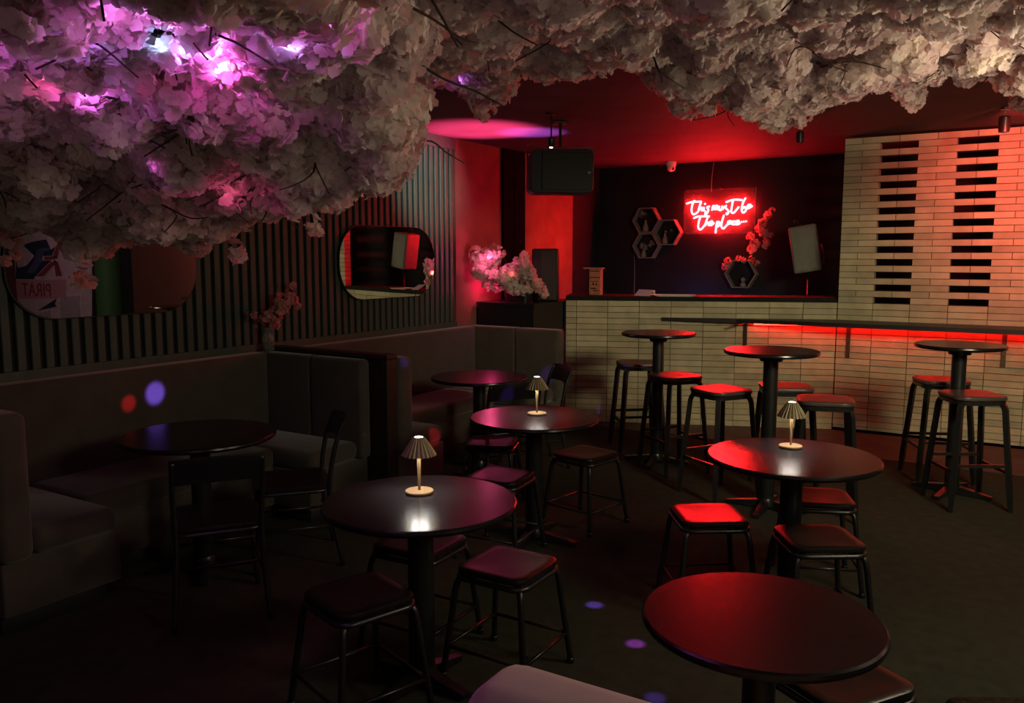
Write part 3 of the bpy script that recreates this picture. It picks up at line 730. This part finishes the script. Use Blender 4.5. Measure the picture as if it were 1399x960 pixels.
# ------------------------------------------------------------------ glass vase on the booth back
p = at_z(379, 481, 1.0); VX, VY = -4.50, 4.035
t = thing('glass_vase', 'clear glass vase of pink blossom standing on the booth bench corner', 'vase', (VX, VY, .986))
b = NB(); lathe(b, [(.001, .0), (.038, .0), (.041, .004), (.043, .09), (.044, .17), (.041, .17), (.039, .09), (.036, .014), (.001, .014)], 32, False); obj('glass', b, M['glass'], t, smooth=True)
b = NB(); tube(b, smooth_path([(0, 0, .03), (-.01, 0, .2), (.03, .03, .34), (.05, .06, .47)], 5), .004, 6); tube(b, smooth_path([(.01, 0, .03), (0, -.01, .2), (-.02, -.10, .27), (-.03, -.16, .30)], 5), .0035, 6); obj('stems', b, M['twig'], t, smooth=True)
def rel(px, py, d): return np.array(at_x(px, py, -4.475)-t.location)
dv = 5.95
bl = [(rel(385, 412, dv), .062, (1, 1, 1)), (rel(397, 408, dv), .045, (1, 1, 1)), (rel(374, 430, dv), .055, (1.1, 1.1, .8)), (rel(362, 433, dv), .04, (1, 1, .7)), (rel(348, 432, dv), .02, (1, 1, 1)), (rel(401, 390, dv), .02, (1, 1, 1.4)),
      (rel(407, 418, dv), .022, (1, 1, 1)), (rel(383, 424, dv), .05, (1, 1, 1)), (rel(376, 442, dv), .035, (1, 1, 1))]
P, Nn, Z = cloud(bl, .019, 1.2); blossoms('blossoms', P, Nn, Z, M['petalpink'], t)

# ------------------------------------------------------------------ pot of blossom on the cabinet
PX, PY, PZ = -4.20, 6.95, 1.206
t = thing('flower_pot', 'black pot of pink lit blossom on the cabinet at the counter end', 'flower pot', (PX, PY, PZ))
b = NB(); P = rsq(.27, .04, 5, .15)
def L(s, z): return [(x*s, y_*s, z) for x, y_ in P]
loft(b, [L(.92, 0), L(1, .105), L(.94, .105), L(.90, .085), L(.1, .085)]); obj('pot', b, M['pot'], t, auto=40)
b = NB(); loft(b, [L(.88, .083), L(.88, .088)]); obj('soil', b, M['soil'], t)
dp = 7.97
bl = []
for (x, y_, r) in [(660, 352, .09), (650, 345, .06), (672, 350, .08), (668, 372, .09), (655, 370, .07), (686, 378, .09), (700, 372, .08), (712, 362, .07), (720, 372, .07), (728, 384, .07), (738, 393, .06), (744, 400, .04), (700, 388, .09), (680, 390, .06),
                   (718, 395, .06), (676, 340, .05), (684, 344, .05), (716, 350, .04), (665, 390, .05)]:
    bl.append((np.array(at_d(x, y_, dp+random.uniform(-.08, .08))-t.location), r, (1, 1, .9)))
P, Nn, Z = cloud(bl, .024, 1.0); blossoms('blossoms', P, Nn, Z, M['petal'], t)
b = NB()
for c, r, s in bl:
    tube(b, smooth_path([(random.uniform(-.06, .06), 0, .08), Vector(c)*.5+Vector((0, 0, .07)), Vector(c)], 4), .0035, 5)
obj('twigs', b, M['twig'], t, smooth=True)
light('pot_light', 'POINT', at_d(668, 352, dp-.15), 3.2, (1.0, .12, .30), None, .02)
light('pot_light', 'POINT', at_d(700, 374, dp-.13), .10, (1.0, .14, .12), None, .02)

# ------------------------------------------------------------------ loudspeakers
sp = at_d(765, 236, 6.95)
t = thing('loudspeaker', 'black loudspeaker hung sideways from the ceiling on a yoke', 'loudspeaker', sp, YAW+.10)
b = NB(); P = rsq(.52, .05, 6, .345)
loft(b, [[(x*s, yy, z*s) for x, z in P] for yy, s in ((-.13, .97), (-.12, 1), (.16, 1), (.18, .9))]); obj('cabinet', b, M['cabinet'], t, auto=40)
b = NB(); bx(b, -.17, .235, -.142, -.131, -.15, .15, .006, 2); obj('grille', b, M['grille'], t)
b = NB(); bx(b, .205, .232, -.148, -.1425, -.02, .0, .002, 1); obj('badge', b, M['bracket'], t)
b = NB(); hz = CH-sp.z
for x in (-.272, .272): bx(b, x-.004, x+.004, -.02, .02, -.02, .20)
bx(b, -.276, .276, -.02, .02, .195, .205); tube(b, [(0, 0, .2), (0, 0, hz-.01)], .012, 10); obj('yoke', b, M['metal'], t)
b = NB(); bx(b, -.06, .06, -.05, .05, hz-.018, hz-.001, .003, 1); obj('ceiling_plate', b, M['metal'], t)
# party light beside it
t = thing('party_light', 'small lit party light at the ceiling before the hung loudspeaker', 'party light', PARTY, YAW)
b = NB(); hz = CH-PARTY.z; lathe(b, [(.012, .012), (.026, .03), (.028, .075), (.02, .085)], 24); obj('housing', b, M['metal'], t, auto=40)
b = NB(); lathe(b, [(.011, .004), (.013, .0115)], 20); obj('lens', b, M['lens'], t)
b = NB(); tube(b, [(0, 0, .084), (0, 0, hz-.004)], .006, 8); lathe(b, [(.03, hz-.012), (.03, hz-.001)], 24); obj('stem', b, M['metal'], t)
# speaker on the cabinet
p = at_z(752, 411, 1.206)
t = thing('loudspeaker', 'upright black loudspeaker on the counter end, behind the potted blossom', 'loudspeaker', (-4.07, 7.27, 1.206), YAW-.12)
b = NB(); bx(b, -.135, .125, -.11, .11, 0, .52, .02, 3); obj('cabinet', b, M['cabinet'], t, auto=40)
b = NB(); bx(b, -.045, .118, -.118, -.1105, .02, .50, .004, 2); obj('grille', b, M['grille'], t)
b = NB(); bx(b, .086, .090, -.122, -.1185, .02, .50); obj('trim_strip', b, M['bracket'], t)
# white speaker on a stand behind the bar
c = at_y(1101, 340, 8.95); hs = c.z
t = thing('loudspeaker', 'pale loudspeaker tilted on a stand behind the bar', 'loudspeaker', (c.x, c.y, 0), .12)
rt = Matrix.Rotation(-.17, 4, 'Y')
b = NB(); box(b, (0, 0, hs), (.27, .25, .48), .022, 3, rt); obj('cabinet', b, M['whitespk'], t, auto=40)
b = NB(); box(b, (0-.005, -.128, hs), (.225, .006, .43), .003, 1, rt); obj('grille', b, M['whitespk'], t)
b = NB(); tube(b, [(.04, 0, .0), (.04, 0, hs-.2)], .016, 10)
for a in range(3): tube(b, [(.04, 0, .75), (.04+.32*math.cos(a*2.1+.4), .32*math.sin(a*2.1+.4), .012)], .010, 8)
obj('stand', b, M['metal'], t, smooth=True)
b = NB(); tube(b, smooth_path([(.11, .05, hs-.17), (.17, .06, hs-.15), (.16, .1, hs-.02), (.14, .13, hs+.05)], 5), .006, 6); obj('cable', b, M['cable'], t, smooth=True)
b = NB(); lathe(b, [(.03, 0), (.036, .02), (.01, .04)], 16, center=(-.10, .0, hs+.27)); tube(b, [(-.1, 0, hs+.275), (-.03, 0, hs+.22)], .01, 6); obj('clip', b, M['metal'], t)

# ------------------------------------------------------------------ things on the counter
def on_counter(px, py): return at_z(px, py, 1.263)
cyaw = math.atan2(CD.y, CD.x)
p = CA+CD*.32-CN*.22
p = on_counter(812, 404); k = Vector((p.x, p.y, 0)); u_ = (k-CA).dot(CD); p = CA+CD*u_-CN*.14
t = thing('menu_stand', 'printed menu stand standing on the left end of the worktop', 'menu', (p.x, p.y, 1.263), cyaw-.25)
b = NB(); bx(b, -.06, .06, -.03, .05, 0, .26, .004, 1); obj('box', b, M['menu'], t)
b = NB(); bx(b, -.12, .075, -.045, .06, .2605, .275, .003, 1); obj('top_ledge', b, M['menu'], t)
b = NB()
for z0_, z1_, x0_, x1_ in ((.235, .245, -.05, .05), (.172, .182, -.055, .055), (.10, .125, -.025, -.005), (.095, .12, .008, .025), (.06, .075, -.045, .015), (.04, .05, -.02, .045), (.135, .142, -.04, .04), (.012, .016, -.05, .05)):
    bx(b, x0_, x1_, -.0315, -.0303, z0_, z1_)
obj('print', b, M['menuink'], t)
def along(px, py, back):
    p = on_counter(px, py); u_ = (Vector((p.x, p.y, 0))-CA).dot(CD); q = CA+CD*u_-CN*back; return Vector((q.x, q.y, 1.263))
p = along(880, 403, .06)
b = NB(); prism(b, [(-.09, -.05), (.06, -.06), (.09, .06), (-.05, .07)], 0, .003)
for v in b.verts: v.co.z += max(0, v.co.y+.06)*.45
o = obj('paper_sheet', b, M['paper']); o.location = p; o.rotation_euler = (0, 0, cyaw); tag(o, 'white paper sheet lying on the worktop beside the menu stand', 'paper')
p = along(881, 402, .16)
p = along(921, 403, .05)
t = thing('bar_tray', 'thin metal tray edge gleaming on the worktop below the hexagons', 'tray', p, cyaw)
b = NB(); loft(b, [[(x, y_, z) for x, y_ in rsq(w, .03, 5, w*.55)] for w, z in ((.36, .0), (.40, .014), (.39, .014), (.352, .003))], True); obj('dish', b, M['whiteplastic'], t)
p = along(892, 396, .24)
t = thing('remote_control', 'small white box standing on the worktop behind the tray', 'box', (p.x, p.y, 1.263), cyaw)
b = NB(); bx(b, -.028, .028, -.012, .012, 0, .05, .004, 2); obj('case', b, M['whiteplastic'], t)
b = NB(); bx(b, -.015, .015, -.0135, -.0121, .012, .030); obj('button', b, M['ceramic'], t)

# ------------------------------------------------------------------ hexagon shelves and what stands in them
WY = 9.598
pa, pb = at_y(865, 302, WY-.06), at_y(903.5, 302, WY-.06); HW = (pb-pa).length/2*.955
def hexshelf(px, py, label, r=HW):
    c = at_y(px, py, WY-.06)
    t = thing('hexagon_shelf', label, 'shelf', (c.x, WY, c.z), 0, 'hexagon wall shelves')
    th = .016
    for k in range(6):
        a0, a1 = k*PI/3, (k+1)*PI/3; b = NB()
        q = [(r*math.cos(a0), r*math.sin(a0)), (r*math.cos(a1), r*math.sin(a1)), ((r-th)*math.cos(a1), (r-th)*math.sin(a1)), ((r-th)*math.cos(a0), (r-th)*math.sin(a0))]
        loft(b, [[(x, y_, z) for x, z in q] for y_ in (-.11, -.001)]); obj('side_board', b, M['timber'], t)
    return Vector((c.x, WY-.055, c.z-r*math.sin(PI/3)+th*.9))
f1 = hexshelf(884, 301, 'upper left timber hexagon shelf of the cluster of three, holding a vase')
f2 = hexshelf(912.7, 317.4, 'right timber hexagon shelf of the cluster of three, nearest the neon sign')
f3 = hexshelf(884, 335.8, 'lower left timber hexagon shelf of the cluster of three, holding a forked sprig')
f4 = hexshelf(1012.8, 374, 'lone dark hexagon shelf below the neon sign, wreathed in blossom', HW*1.06)
def bud_vase(loc, label, twigs, s=1.0):
    t = thing('bud_vase', label, 'vase', loc, 0, 'small vases in the hexagon shelves')
    b = NB(); lathe(b, [(.030*s, 0), (.036*s, .02*s), (.030*s, .06*s), (.013*s, .10*s), (.012*s, .125*s), (.016*s, .13*s), (.010*s, .13*s), (.009*s, .10*s)], 24); obj('body', b, M['ceramic'], t, smooth=True)
    b = NB(); bl = []
    for e in twigs:
        tube(b, smooth_path([(0, 0, .11*s), (e[0]*.4, 0, .11*s+(e[1]-.11*s)*.6), (e[0], -.01, e[1])], 4), .003, 5); bl.append((np.array((e[0], -.01, e[1])), e[2], (1, 1, 1)))
    obj('stems', b, M['twig'], t, smooth=True)
    P, Nn, Z = cloud(bl, .014, 1.0); blossoms('blossoms', P, Nn, Z, M['ceramic'], t)
bud_vase(f1+Vector((-.02, 0, 0)), 'small grey vase standing in the upper left hexagon', [(-.05, .19, .02), (.0, .21, .018), (-.04, .225, .022)], 1.1)
bud_vase(f2+Vector((-.04, 0, 0)), 'small grey vase standing in the right hexagon', [(.02, .15, .012), (.08, .15, .014)], 1.0)
bud_vase(f3+Vector((-.045, 0, 0)), 'small grey vase with full sprigs standing in the lower left hexagon', [(-.015, .14, .035), (.02, .12, .03), (.11, .17, .026), (.07, .14, .02)], .9)
t = thing('figurine', 'small grey bust figurine sitting in the lone hexagon', 'figurine', f4+Vector((.02, 0, .001)))
b = NB(); lathe(b, [(.030, 0), (.036, .008), (.034, .03), (.016, .045), (.012, .052)], 24); obj('body', b, M['ceramic'], t, smooth=True)
b = NB(); lathe(b, [(.008, .05), (.020, .057), (.027, .074), (.024, .092), (.012, .103), (.002, .106)], 24); bx(b, -.004, .004, -.032, -.022, .068, .08, .003, 2); obj('head', b, M['ceramic'], t, smooth=True)
# blossom branch over the lone hexagon
t = thing('blossom_branch', 'red lit blossom branch climbing the dark wall right of the neon sign', 'blossom branch', (at_y(1020, 350, WY).x, WY, at_y(1020, 350, WY).z))
bl = []
for (x, y_, r) in [(1055, 287, .03), (1049, 293, .04), (1042, 304, .045), (1038, 312, .05), (1043, 318, .045), (1026, 324, .045), (1032, 333, .05), (1027, 340, .05), (1047, 322, .035), (1053, 321, .025), (1048, 331, .035), (1045, 337, .02),
                   (994, 356, .035), (991, 363, .04), (1010, 353, .035), (1016, 355, .03), (1027, 353, .03), (1033, 359, .03)]:
    bl.append((np.array(at_y(x, y_, WY-.09)-t.location), r, (1, .7, 1)))
P, Nn, Z = cloud(bl, .022, 1.1); blossoms('blossoms', P, Nn, Z, M['petalpink'], t)
b = NB()
pp = [at_y(x, y_, WY-.03)-t.location for x, y_ in ((990, 360), (1004, 352), (1020, 352), (1030, 342), (1036, 322), (1042, 308), (1056, 286))]
tube(b, smooth_path(pp, 4), .006, 6); tube(b, smooth_path([pp[2], pp[2]+Vector((.1, 0, -.02)), at_y(1035, 360, WY-.04)-t.location], 4), .004, 6); tube(b, smooth_path([pp[4], at_y(1048, 332, WY-.04)-t.location], 3), .004, 6)
obj('branch', b, M['twig'], t, smooth=True)

# ------------------------------------------------------------------ neon sign
NY = 9.545
def np_(X, Y): return at_y(925+X/11.66, 255+Y/11.66, NY)
oc = at_y(985, 295, 9.56)
t = thing('neon_sign', 'glowing red neon sign reading this must be the place in script', 'neon sign', (oc.x, 9.56, oc.z))
STR = {
 't1': [[(150, 270), (240, 243), (390, 236)], [(278, 215), (240, 300), (232, 395), (262, 442), (325, 405), (352, 355)]],
 'h1': [[(385, 240), (355, 320), (338, 392)], [(340, 385), (372, 340), (400, 338), (392, 388)]],
 'i1': [[(432, 325), (420, 375), (440, 385)], [(450, 262), (440, 285)]],
 's1': [[(520, 312), (478, 330), (500, 370), (470, 430), (445, 440), (465, 385)]],
 'm1': [[(556, 378), (572, 310), (600, 312), (598, 372)], [(600, 345), (632, 298), (640, 330), (636, 372)]],
 'u1': [[(672, 305), (666, 360), (700, 372), (722, 310), (726, 368)]],
 's2': [[(790, 300), (756, 322), (796, 360), (820, 400), (795, 440), (785, 415)]],
 't2': [[(778, 246), (900, 208), (1040, 212)], [(892, 210), (872, 320), (862, 400), (905, 412), (985, 318)]],
 'b1': [[(1092, 176), (1048, 260), (1028, 370), (1058, 412), (1098, 370), (1080, 322), (1042, 350)]],
 'e1': [[(1112, 338), (1168, 306), (1160, 282), (1125, 302), (1130, 345), (1200, 306)]],
 't3': [[(262, 502), (350, 472), (515, 472)], [(378, 470), (345, 560), (338, 650), (374, 682), (432, 622), (452, 590)]],
 'h2': [[(490, 480), (458, 570), (442, 628)], [(448, 612), (490, 572), (508, 580), (500, 622)]],
 'e2': [[(520, 600), (562, 572), (550, 548), (520, 578), (535, 615), (592, 575)]],
 'p1': [[(642, 548), (622, 640), (614, 738)], [(628, 610), (662, 558), (684, 590), (650, 640)]],
 'l1': [[(748, 448), (714, 560), (708, 638), (742, 664), (800, 600)]],
 'a1': [[(858, 545), (815, 555), (812, 598), (850, 570), (862, 545), (862, 600)]],
 'c1': [[(925, 548), (885, 558), (880, 596), (930, 596)]],
 'e3': [[(935, 588), (985, 562), (970, 538), (938, 568), (955, 602), (1008, 578)]],
 'd': [[(1024, 560), (1036, 558)], [(1058, 556), (1070, 554)], [(1092, 552), (1106, 550)]]}
for k, ss in STR.items():
    b = NB()
    for s_ in ss: tube(b, smooth_path([np_(*q)-t.location for q in s_], 5), .0092, 8)
    obj('neon_letter' if k != 'd' else 'neon_dots', b, M['neon'], t, smooth=True)
b = NB(); c0, c1_ = at_y(935, 262, 9.56), at_y(1030.5, 316, 9.56)
bx(b, c0.x-oc.x, c1_.x-oc.x, -.004, .004, c1_.z-oc.z-.02, c0.z-oc.z+.02, .001, 1); obj('clear_backing', b, M['acrylic'], t)
b = NB(); bx(b, c1_.x-oc.x, c1_.x-oc.x+.006, -.005, .005, c1_.z-oc.z-.02, c0.z-oc.z+.02); obj('edge_strip', b, M['cable'], t)
b = NB()
for x in (c0.x-oc.x+.03, c1_.x-oc.x-.03):
    for z in (c1_.z-oc.z, c0.z-oc.z): tube(b, [(x, .0, z), (x, .038, z)], .007, 8)
obj('standoff', b, M['bracket'], t)
b = NB(); q0 = at_y(972, 262, 9.59)-t.location; tube(b, smooth_path([q0, q0+Vector((.0, .0, .15)), Vector((q0.x+.02, q0.y, CH-oc.z-.002))], 5), .003, 6); obj('power_cable', b, M['cable'], t, smooth=True)

# ------------------------------------------------------------------ camera dome, ceiling spots, cable
p = at_y(917, 229, 9.35)
t = thing('security_camera', 'white dome camera at the ceiling above the hexagons', 'camera', (p.x, 9.35, CH-.001), YAW)
b = NB(); lathe(b, [(.058, -.045), (.060, -.02), (.055, 0)], 32); obj('base', b, M['whiteplastic'], t, auto=40)
b = NB(); lathe(b, [(.004, -.112), (.03, -.105), (.047, -.085), (.052, -.046)], 32); obj('dome', b, M['whiteplastic'], t, smooth=True)
b = NB(); box(b, (.012, -.034, -.082), (.036, .03, .036), .014, 3); obj('lens', b, M['black'], t, smooth=True)
def ceiling_spot(p, label, s=1.0):
    t = thing('ceiling_spotlight', label, 'spotlight', p, YAW, 'black ceiling spotlights'); hz = CH-p.z
    b = NB(); lathe(b, [(.012*s, -.055*s), (.036*s, -.05*s), (.040*s, -.02*s), (.040*s, .055*s), (.03*s, .065*s)], 28); obj('housing', b, M['metal'], t, auto=40)
    b = NB(); tube(b, [(0, 0, .06*s), (0, 0, hz-.01)], .006, 8); obj('stem', b, M['bracket'], t)
    b = NB(); lathe(b, [(.035*s, hz-.014), (.035*s, hz-.001)], 24); obj('ceiling_plate', b, M['metal'], t)
ceiling_spot(at_d(1093, 188, 7.0), 'small black spotlight hanging under the ceiling beside the top of the brick screen', .8)
ceiling_spot(at_d(1372, 171, 6.3), 'small black spotlight hanging before the red lit top corner of the screen')
b = NB(); q0, q1 = at_y(866, 340, 9.592), at_y(866, 403, 9.592); tube(b, smooth_path([q0, q0.lerp(q1, .5)+Vector((.01, 0, 0)), q1+Vector((0, 0, -.3))], 6), .003, 6)
tag(obj('wall_cable', b, M['cable'], smooth=True), 'thin cable running down the dark wall below the hexagon cluster', 'cable')

# ------------------------------------------------------------------ mural on the far right wall, seen in the left mirror
t = thing('wall_mural', 'pink painted mural with lettering, seen reversed in the left mirror', 'mural', (5.3, 8.298, 0))
def seen(X, Y):      # a point of the mural from where it shows in the left mirror
    r = ray(X/6.857, 300+Y/6.857); k = 8.29/r.y; return (2*-4.5755-r.x*k, CAMH+r.z*k)
def flat(name, pts, m, d, k=1.0):
    q = [seen(*p) for p in pts]; cx = sum(p[0] for p in q)/len(q); cz = sum(p[1] for p in q)/len(q)
    b = NB(); loft(b, [[(cx+(x-cx)*k-5.3, -y_, max(.06, cz+(z-cz)*k)) for x, z in q] for y_ in (d-.004, d)]); return obj(name, b, m, t)
flat('ground', [(80, -60), (860, -60), (860, 960), (80, 960)], M['mural_pink'], .006)
flat('sky_patch', [(150, 555), (318, 558), (470, 400), (520, 250), (470, 180), (330, 200), (200, 240), (150, 400)], M['mural_navy'], .009)
for i in range(3):
    e = i*26
    flat('swirl', [(250+e, 500), (275+e, 500), (350+e, 380), (360+e, 300), (420+e, 280), (415+e, 262), (345+e, 285), (328+e, 375)], M['mural_blue'], .012+.0006*i)
flat('diamond', [(195, 230), (240, 260), (325, 340), (250, 430), (170, 450), (150, 340)], M['mural_pink'], .0150)
flat('diamond', [(440, 190), (480, 280), (522, 250), (600, 130), (540, 40), (460, 80)], M['mural_line'], .0150)
for pts in ([(320, 550), (405, 548), (545, 395), (500, 368)], [(505, 385), (548, 372), (602, 548), (522, 548)], [(492, 340), (545, 205), (578, 215), (548, 372)], [(405, 342), (540, 335), (540, 375), (405, 384)]):
    flat('letter_edge', pts, M['mural_line'], .0175); flat('letter_face', pts, M['mural_red'], .0205, .78)
flat('banner', [(150, 565), (615, 562), (620, 735), (150, 742)], M['mural_rose'], .012)
for pts in ([(545, 705), (772, 680), (780, 960), (548, 960)], [(350, 870), (490, 835), (495, 960), (350, 960)]):
    flat('frame', pts, M['mural_line'], .011); flat('frame_inner', pts, M['mural_grey'], .014, .80)
flat('streak', [(362, 848), (530, 740), (515, 790), (535, 812)], M['mural_navy'], .0165)
flat('edge_line', [(828, 300), (840, 300), (846, 960), (834, 960)], M['mural_line'], .011)
cu = bpy.data.curves.new('lettering', 'FONT'); cu.body = 'PIRAT'; cu.size = 1.0; cu.extrude = .003
tmp = bpy.data.objects.new('lettering_curve', cu); COL.objects.link(tmp); bpy.context.view_layer.update()
me = bpy.data.meshes.new_from_object(tmp.evaluated_get(bpy.context.evaluated_depsgraph_get())); bpy.data.objects.remove(tmp)
me.materials.clear(); me.materials.append(M['mural_red'])
xs = [v.co.x for v in me.vertices]; ys = [v.co.y for v in me.vertices]; pa, pb = seen(482, 722), seen(205, 592)
for v in me.vertices: v.co.x = (v.co.x-min(xs))/(max(xs)-min(xs))*(pb[0]-pa[0]); v.co.y = (v.co.y-min(ys))/(max(ys)-min(ys))*(pb[1]-pa[1])
o = link('lettering', me, t); o.location = (pa[0]-5.3, -.016, pa[1]); o.rotation_euler = (PI/2, 0, 0)
